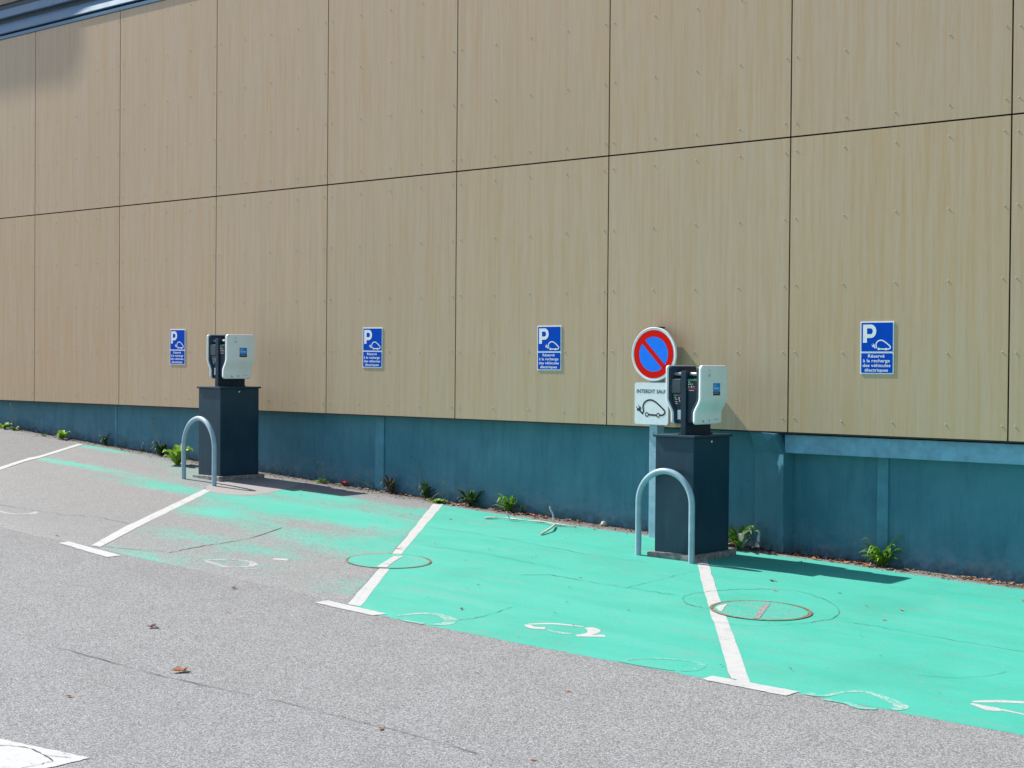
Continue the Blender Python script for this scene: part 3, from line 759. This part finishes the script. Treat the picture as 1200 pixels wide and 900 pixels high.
            q.add([(cx+.027, y, zt_-.190), (cx+.117, y, zt_-.190), (cx+.117, y, zt_-.180), (cx+.027, y, zt_-.180)], [(0, 1, 2, 3)], 1)
            for (u, v, ww, hh) in ((.034, -.136, .018, .006), (.034, -.156, .010, .010), (.052, -.154, .008, .010), (.068, -.152, .010, .006), (.034, -.174, .012, .006), (.060, -.176, .012, .014), (.082, -.172, .014, .005), (.040, -.201, .050, .004)):
                q.add([(cx+u, y, zt_+v), (cx+u+ww, y, zt_+v), (cx+u+ww, y, zt_+v+hh), (cx+u, y, zt_+v+hh)], [(0, 1, 2, 3)], 2)
            o = q.build('sticker_marks', [STGREEN, STRED, SWHITE], hs); front_fix(o)
        # marks on the outer face of the cover: sticker, access icon, status marks
        def face_rect(q, u0, u1, w0, w1, mi, lift=.0012):
            zz0, zz1 = zt_-w1, zt_-w0
            pts = [(u0, zz0), (u1, zz0), (u1, zz1), (u0, zz1)]
            q.add([(cx+s*(prof(.172)(z)+lift), y0-.005+u, z) for u, z in pts], [(0, 1, 2, 3)], mi)
        q = MB(); face_rect(q, .166, .266, .140, .210, 0, .0010); face_rect(q, .166, .266, .210, .238, 1, .0010); face_rect(q, .178, .252, .172, .190, 2, .0016); face_rect(q, .178, .212, .156, .162, 2, .0016)
        for k in range(5): face_rect(q, .178+.014*k, .188+.014*k, .216, .222, 3, .0016)
        q.build('network_sticker', [STBLUE, SBLACK, STSKY, SBACK], cv)
        q = MB()
        for a, b, c_, d in ((.100, .104, .035, .062), (.100, .128, .033, .037), (.128, .132, .040, .052), (.096, .100, .066, .088), (.096, .124, .088, .091), (.124, .128, .064, .088), (.108, .118, .070, .082)): face_rect(q, a, b, c_, d, 0)
        q.build('access_icon', [SBACK], cv); q = MB()
        for a, b, c_, d in ((.055+.04, .060+.04, .432, .436), (.098, .112, .438, .446), (.106, .118, .446, .451)): face_rect(q, a, b, c_, d, 1, .0015)
        q.build('status_mark', [SBACK, SBLACK], cv); q = MB()
        face_rect(q, .188, .200, .432, .446, 2, .0015)
        q.build('status_light', [SBACK, SBLACK, STGREEN], cv); q = MB()
        for k in range(5): face_rect(q, .262+.012*k, .270+.012*k, .428, .436, 0, .0015)
        q.build('maker_mark', [SBACK, SBLACK, STGREEN], cv)
    return e
st1 = station(); st1.location = (-6.712, 9.962, gz(-6.712, 9.962)-.003)
st1.location.x += .012; st1.location.z = -1.499-.05+Z0
tag(st1, 'dark electric charging cabinet with twin white covers, in front of the round no parking sign', 'charging station', 'electric charging stations in front of the wall')
st2 = copy_tree(st1); st2.location = (-12.705, 10.083, -1.216-.05+Z0)
tag(st2, 'smaller looking dark electric charging cabinet at the left, on a pale concrete patch', 'charging station', 'electric charging stations in front of the wall')

def hoop(a, b, h, label):
    a = Vector(a); b = Vector(b); mid = (a+b)/2; rr = (b-a).length/2
    zl = gz(mid.x, mid.y); e_rz = math.atan2(b.y-a.y, b.x-a.x)
    mb = MB(); pts = []
    za = gz(a.x, a.y)-zl; zb2 = gz(b.x, b.y)-zl
    pts.append((-rr, 0, za-.05)); pts.append((-rr, 0, (h-rr)*.5)); 
    for k in range(25):
        t = math.pi*(1-k/24); pts.append((rr*math.cos(t), 0, h-rr*1.0+rr*math.sin(t)))
    pts.append((rr, 0, (h-rr)*.5)); pts.append((rr, 0, zb2-.05))
    mb.tube(pts, .0245, 20, cap=False)
    o = mb.build('hoop_barrier', HOOP); o.location = (mid.x, mid.y, zl); o.rotation_euler = (0, 0, e_rz)
    tag(o, label, 'barrier', 'metal hoop barriers guarding the chargers')
    return o
hoop((-7.17, 9.885), (-6.660, 9.885), .695, 'pale blue grey metal hoop in front of the near charging cabinet')
hoop((-13.04, 9.87), (-12.43, 9.79), .665, 'pale blue metal hoop in front of the far charging cabinet at left')

# ---------------------------------------------------------------- weeds, stone, stick, leaves
def leaf_strip(mb, base, az, L, w, rise, droop, mi=0, n=7, serr=.0, fold=.25):
    d = Vector((math.cos(az), math.sin(az), 0)); s = Vector((-d.y, d.x, 0)); vs = []
    for i in range(n+1):
        t = i/n; p = base+d*(L*t*(1-.15*t))+Vector((0, 0, rise*math.sin(min(1, t*1.1)*math.pi*.5)*L-droop*L*t*t))
        ww = w*math.sin(math.pi*min(.98, .12+.86*t**.8))*(1+(serr if i % 2 else -serr))
        vs += [p+s*ww/2+Vector((0, 0, fold*ww)), p, p-s*ww/2+Vector((0, 0, fold*ww))]
    fs = []
    for i in range(n):
        for k in (0, 1): fs.append((3*i+k, 3*i+k+1, 3*i+4+k, 3*i+3+k))
    mb.add(vs, fs, mi, True)
def weed(px, py, label, nl=16, L=.13, w=.03, rise=.8, mat_=None, stalks=(), serr=.25, extra=None, y=None, pale=0, name='weed'):
    c = G(px, py)
    if y is not None: c.y = y
    if c.y > BY-.03: 
        c.y = BY-.04; c.x = onY(px, py, BY-.04).x
    c.z = gz(c.x, c.y); o_ = empty(name, c)
    tag(o_, label, 'weed', 'weeds growing along the foot of the wall')
    mb = MB()
    for i in range(nl):
        az = random.uniform(0, 2*math.pi)
        if c.y > BY-.15 and math.sin(az) > .3: az = -az
        l = L*random.uniform(.55, 1.15); mi = 0 if random.random() > pale else 1
        rs = rise*random.uniform(.4, 1.25)
        leaf_strip(mb, Vector((random.gauss(0, .012), random.gauss(0, .008), 0)), az, l, w*random.uniform(.7, 1.2), rs, rs*random.uniform(.1, .6), mi, serr=serr)
    mb.build('foliage', [mat_ or LG, extra or LY], o_)
    for pts, r, m in stalks:
        mb = MB(); P = [onY(a, b, c.y)-c for a, b in pts]; P = catmull(P, 5); mb.tube(P, [r*(1-.5*i/len(P)) for i in range(len(P))], 6)
        tip = P[-1]
        for k in range(6):
            q = tip+Vector((random.gauss(0, .008), random.gauss(0, .005), random.gauss(0, .008)))
            mb.tube([q, q+Vector((0, 0, .006))], .0035, 5)
        mb.build('stalk', m, o_)
    return o_
weed(4, 502, 'bright green weed at the far left end of the wall foot', 12, .16, .05, .6, LY)
weed(18, 504, 'small weed with a tall flowering stalk near the left edge of the photo', 10, .10, .04, .5, LG, [([(18, 503), (18, 490), (16, 479)], .004, LS), ([(17, 492), (15, 482), (12, 474)], .003, LS)], extra=LS)
weed(51, 511, 'tiny green sprout between the two left hand weeds', 6, .06, .03, .5, LG)
weed(72.5, 514.5, 'bright green leafy weed just left of the first bay line end', 18, .15, .045, .7, LY)
weed(124, 521.5, 'dark upright weed tuft just right of the first bay line end', 24, .10, .03, 1.5, LD, extra=LY, pale=.12)
weed(143.5, 524.5, 'dry brown sprig with thin twigs against the blue wall', 4, .05, .02, 1, LS, [([(144, 524), (143, 517), (139, 511)], .003, LS), ([(144, 520), (146, 514)], .003, LS), ([(143, 524), (139, 519)], .003, LS)])
weed(168, 529, 'thin weed with a white seed head against the blue wall', 5, .06, .02, 1, LG, [([(167, 529), (166, 523), (167.5, 519)], .0035, FLW), ([(163, 528), (160, 523), (158.5, 520)], .003, LS), ([(174, 531), (175, 524), (173.5, 518)], .003, LS)])
weed(189, 533.5, 'weed with a tall leaning stalk left of the far hoop', 26, .15, .04, 1.2, LD, [([(189, 532), (188, 518), (183, 505), (178, 490)], .005, LS), ([(191, 531), (188, 518)], .004, LD), ([(182, 500), (180, 493)], .004, LS)])
weed(222.5, 543.5, 'bright yellow green broad leaved weed behind the far hoop', 16, .20, .12, 1.2, LY, serr=.05, y=10.55)
weed(378, 566, 'small bright green weed with two upright stalks right of the far charger', 14, .10, .03, .5, LG, [([(377, 565), (375, 553), (372.5, 542)], .003, LG), ([(381, 565), (380, 553), (378.5, 544)], .003, LG)], extra=LY, pale=.4)
weed(440, 574, 'thin yellowish trailing stalk at the foot of the wall strip', 5, .06, .02, .6, LD, [([(438, 571), (428, 566), (418, 562)], .003, LY)])
weed(460, 577, 'dark brown withered tuft right of the wall joint strip', 24, .13, .03, 1.5, LB, extra=LD, pale=.2)
weed(500.5, 582.5, 'dark green clump with a long curved stalk beside the middle bay line', 26, .13, .03, 1.3, LD, [([(498, 578), (494, 557), (488, 541), (482, 536)], .003, LG)])
weed(510, 587, 'pale sprig leaning out just above the middle bay line', 5, .05, .02, 1, LY, [([(504, 588), (508, 582), (514, 578)], .004, LS), ([(519, 586), (518.5, 575), (521, 565)], .003, LG)], y=10.85)
weed(534, 587, 'low pale green weed beside the broad dark rosette', 20, .12, .05, .3, LG, extra=LY, pale=.5, y=10.84)
weed(553, 588, 'dark rosette with broad toothed leaves left of the fallen twig', 16, .19, .055, .9, LD, serr=.35)
weed(597, 597, 'yellow green rosette with fading leaves above the fallen twig', 32, .17, .035, .9, LG, extra=LY, pale=.35)
weed(614, 600, 'small dark sprout right of the yellow green rosette', 8, .09, .02, 1.4, LD)
weed(877, 642, 'large rosette with silvery lower leaves at the foot of the flared pier', 40, .25, .045, 1.0, LG, extra=LP, pale=.35, y=10.80)
weed(1033, 661.5, 'dense green rosette under the joint strip of the right hand wall', 36, .205, .04, 1.0, LG, extra=LY, pale=.25)

def rock(px, py, r, label):
    c = G(px, py); 
    if c.y > BY-.05: c.y = BY-.06
    bm = bmesh.new(); bmesh.ops.create_icosphere(bm, subdivisions=3, radius=r)
    for v in bm.verts:
        n = v.co.normalized(); k = 1+.16*math.sin(n.x*3+1)+.10*math.sin(n.y*5+n.z*4); v.co = Vector((v.co.x*k*1.1, v.co.y*k*.9, v.co.z*k*.85))
    me = bpy.data.meshes.new('stone'); bm.to_mesh(me); bm.free()
    for p in me.polygons: p.use_smooth = True
    o = obj('stone', me, STONE); o.location = (c.x, c.y, gz(c.x, c.y)+r*.6); tag(o, label, 'stone')
rock(717.5, 615, .030, 'pale rounded stone at the foot of the blue wall left of the post')

tw = empty('fallen_twig', G(632, 608)); tw.location.z = gz(tw.location.x, tw.location.y)
tag(tw, 'bleached forked twig lying at the edge of the green paint', 'twig')
def gpt(px, py, h): 
    p = G(px, py, h); return p-Vector(tw.location)
mb = MB(); mb.tube(catmull([gpt(568, 607, .012), gpt(590, 607, .02), gpt(612, 609.5, .02), gpt(638, 612, .02), gpt(650, 614, .02), gpt(675, 617.5, .012)], 5), [.007+.003*math.sin(i) for i in range(26)], 8); mb.build('stem', WOOD, tw)
y_ = (tw.location.y)
base_ = gpt(649, 613.5, .02)
yy = base_.y+y_
mb = MB(); mb.tube(catmull([base_, onY(648, 603, yy)-Vector(tw.location), onY(645, 597, yy)-Vector(tw.location), onY(644.5, 593.5, yy)-Vector(tw.location)], 5), [.007]*16, 7); mb.build('side_twig', WOOD, tw)
mb = MB(); mb.tube(catmull([gpt(650, 615, .02), gpt(646, 618.5, .03), gpt(640, 622.5, .02), gpt(634, 626, .012)], 5), [.009]*16, 7); mb.build('side_twig', WOOD, tw)
b2 = gpt(597, 608.5, .02); yy = b2.y+y_
mb = MB(); mb.tube(catmull([b2, onY(595, 603, yy)-Vector(tw.location), onY(593.5, 599.5, yy)-Vector(tw.location)], 5), .006, 7); mb.build('side_twig', WOOD, tw)

def curl_leaf(mb, c, s, mi=0):
    az = random.uniform(0, 6.28); d = Vector((math.cos(az), math.sin(az), 0)); n = Vector((-d.y, d.x, 0)); vs = []
    ln = s*random.uniform(.8, 1.2); wd = s*random.uniform(.35, .6); cu = random.uniform(.1, .5); k_ = 5
    for i in range(k_):
        t = i/(k_-1)-.5
        ww = wd*(1-(2*t)**2*.85)*(1+random.uniform(-.25, .25)); z = cu*ln*(t*t)*1.6
        for j in (-1, 0, 1): vs.append(c+d*ln*t+n*ww*j*.5+Vector((0, 0, z+abs(j)*ww*random.uniform(.1, .5)+.002)))
    mb.add(vs, [(3*i+j, 3*i+j+1, 3*i+4+j, 3*i+3+j) for i in range(k_-1) for j in (0, 1)], mi, True)
LV = [(178, 733.5, .11, DR, 'dark red curled leaf on the grey asphalt of the lane'), (211, 785, .13, DO, 'largest orange curled leaf on the grey asphalt'),
 (81, 814, .06, DO, 'small orange leaf near the white marking at bottom left'), (274, 688, .10, DO, 'orange leaf below the white worn pictogram'),
 (267, 716.5, .045, DO, 'tiny orange leaf between the dark red leaf and the worn pictogram'), (446, 852, .075, DO, 'orange leaf on the asphalt at lower centre'),
 (624, 888, .06, DO, 'orange brown leaf at the bottom edge of the photo'), (558, 786, .05, DT, 'small tan leaf on the asphalt below the faded pictogram'),
 (665, 808, .05, DO, 'small orange leaf on asphalt below the green bay edge'), (1056.5, 714, .065, DO, 'brown seed or curled leaf on the green bay right of the manhole'),
 (1036, 725.5, .05, DO, 'small reddish leaf on the green bay below the brown one'), (904, 679.5, .10, LB, 'dark brown leaf on the green bay above the near manhole'),
 (908, 691, .06, DT, 'tan leaf on the green bay just above the near manhole'), (984, 694, .06, DT, 'tan leaf on the green bay below the charger shadow tip'),
 (541, 712.8, .07, DR, 'flat brown leaf on the green bay near the middle bay line'), (73 + 0, 697, .04, DO, 'tiny orange leaf on the asphalt at left'),
 (466, 642, .10, DT, 'tan scrap of leaf on the slanted white line'), (608, 745.5, .03, DO, 'tiny orange leaf below the bright white pictogram'), (67+0, 627, .05, DO, 'small orange leaf left of the far white line foot'),
 (528, 607.5, .08, DT, 'dry leaf on the green paint near the top of the middle bay'), (1199, 703, .09, DO, 'orange leaf at the right edge of the photo'), (680, 676, .06, DT, 'pale leaf in the crack of the middle green bay')]
for a, b, s, m, lab in LV:
    c = G(a, b, .011); mb = MB(); s *= .62; curl_leaf(mb, Vector((0, 0, 0)), s)
    if s > .06: curl_leaf(mb, Vector((s*.4, .01, .004)), s*.5)
    o = mb.build('fallen_leaf', m); o.location = (c.x, c.y, gz(c.x, c.y)+.0025); tag(o, lab, 'leaf', 'fallen leaves on the ground')
# red scrap
c = G(418, 568); mb = MB(); curl_leaf(mb, Vector((0, 0, 0)), .14); curl_leaf(mb, Vector((.02, 0, .01)), .10); o = mb.build('litter_scrap', REDB); o.location = (c.x, min(c.y, 10.93), gz(c.x, c.y)+.01); tag(o, 'small red scrap of litter at the foot of the blue wall', 'litter')

# leaf litter and grit gathered along the wall: too many to count
mb = MB()
spots = [(600, .9, 70), (540, .6, 50), (648, .4, 20), (930, .5, 60), (985, .4, 35), (1018, .25, 35), (1160, .35, 45), (880, .4, 50), (460, .5, 30), (410, .4, 20), (1185, .3, 25)]
for pxx, sd, cnt in spots:
    X0 = onY(pxx, 620, BY).x
    for i in range(cnt):
        x = X0+random.gauss(0, sd*.5); y = min(BY-.02, BY-.03-abs(random.gauss(0, .07))); z = gz(x, y)+.002
        curl_leaf(mb, Vector((x, y, z)), random.uniform(.02, .065), random.choice((0, 0, 1, 2, 2, 3)))
for i in range(1100):
    x = random.uniform(-18.5, -3.5); y = min(BY-.015, BY-.02-abs(random.gauss(0, .10))); curl_leaf(mb, Vector((x, y, gz(x, y)+.002)), random.uniform(.010, .032), random.choice((0, 1, 2, 3, 3, 2)))
for i in range(170):
    x = random.uniform(-16, -3.0); y = random.uniform(6.9, 10.8); curl_leaf(mb, Vector((x, y, gz(x, y)+.009)), random.uniform(.006, .022), random.choice((1, 2, 3, 3, 0)))
o = mb.build('leaf_litter', [DO, DR, DT, LB]); tag(o, 'dry leaf litter and crumbs gathered along the foot of the wall', 'leaf litter', kind='stuff')
# pebbles and grit
mb = MB()
for i in range(1100):
    x = random.uniform(-18.5, -3.5); y = min(BY-.012, BY-.02-abs(random.gauss(0, .12))); r = random.uniform(.003, .009); c = Vector((x, y, gz(x, y)+r*.4))
    vs = [c+Vector(q)*r*random.uniform(.7, 1.3) for q in ((1, 0, 0), (-1, 0, 0), (0, 1, 0), (0, -1, 0), (0, 0, 1), (0, 0, -1))]
    mb.add(vs, [(0, 2, 4), (2, 1, 4), (1, 3, 4), (3, 0, 4), (2, 0, 5), (1, 2, 5), (3, 1, 5), (0, 3, 5)], random.choice((0, 0, 1)))
o = mb.build('grit', [STONE, CRACK]); tag(o, 'loose grit and small stones along the wall foot', 'grit', kind='stuff')

# ---------------------------------------------------------------- light
w = bpy.data.worlds.new('World'); sc.world = w; w.use_nodes = True; nt = w.node_tree
sky = nt.nodes.new('ShaderNodeTexSky'); sky.sky_type = 'NISHITA'; sky.sun_disc = False
to = -sun_d; el = math.asin(to.z)
sky.sun_elevation = el; sky.sun_rotation = math.atan2(to.x, to.y); sky.air_density = 1.0; sky.dust_density = .6; sky.ozone_density = 1.2
nt.links.new(sky.outputs[0], nt.nodes['Background'].inputs[0]); nt.nodes['Background'].inputs[1].default_value = .11
sl = bpy.data.lights.new('sun', 'SUN'); sl.energy = 4.7; sl.angle = R(.53); sl.color = (1, .955, .88)
so = bpy.data.objects.new('sun', sl); C.objects.link(so); so.rotation_mode = 'QUATERNION'; so.rotation_quaternion = sun_d.to_track_quat('-Z', 'Y'); so.location = (-20, -5, 30)
vs_ = sc.view_settings; vs_.view_transform = 'Standard'; vs_.look = 'None'; vs_.exposure = .78; vs_.gamma = 1
sc.render.resolution_x = 1024; sc.render.resolution_y = 768
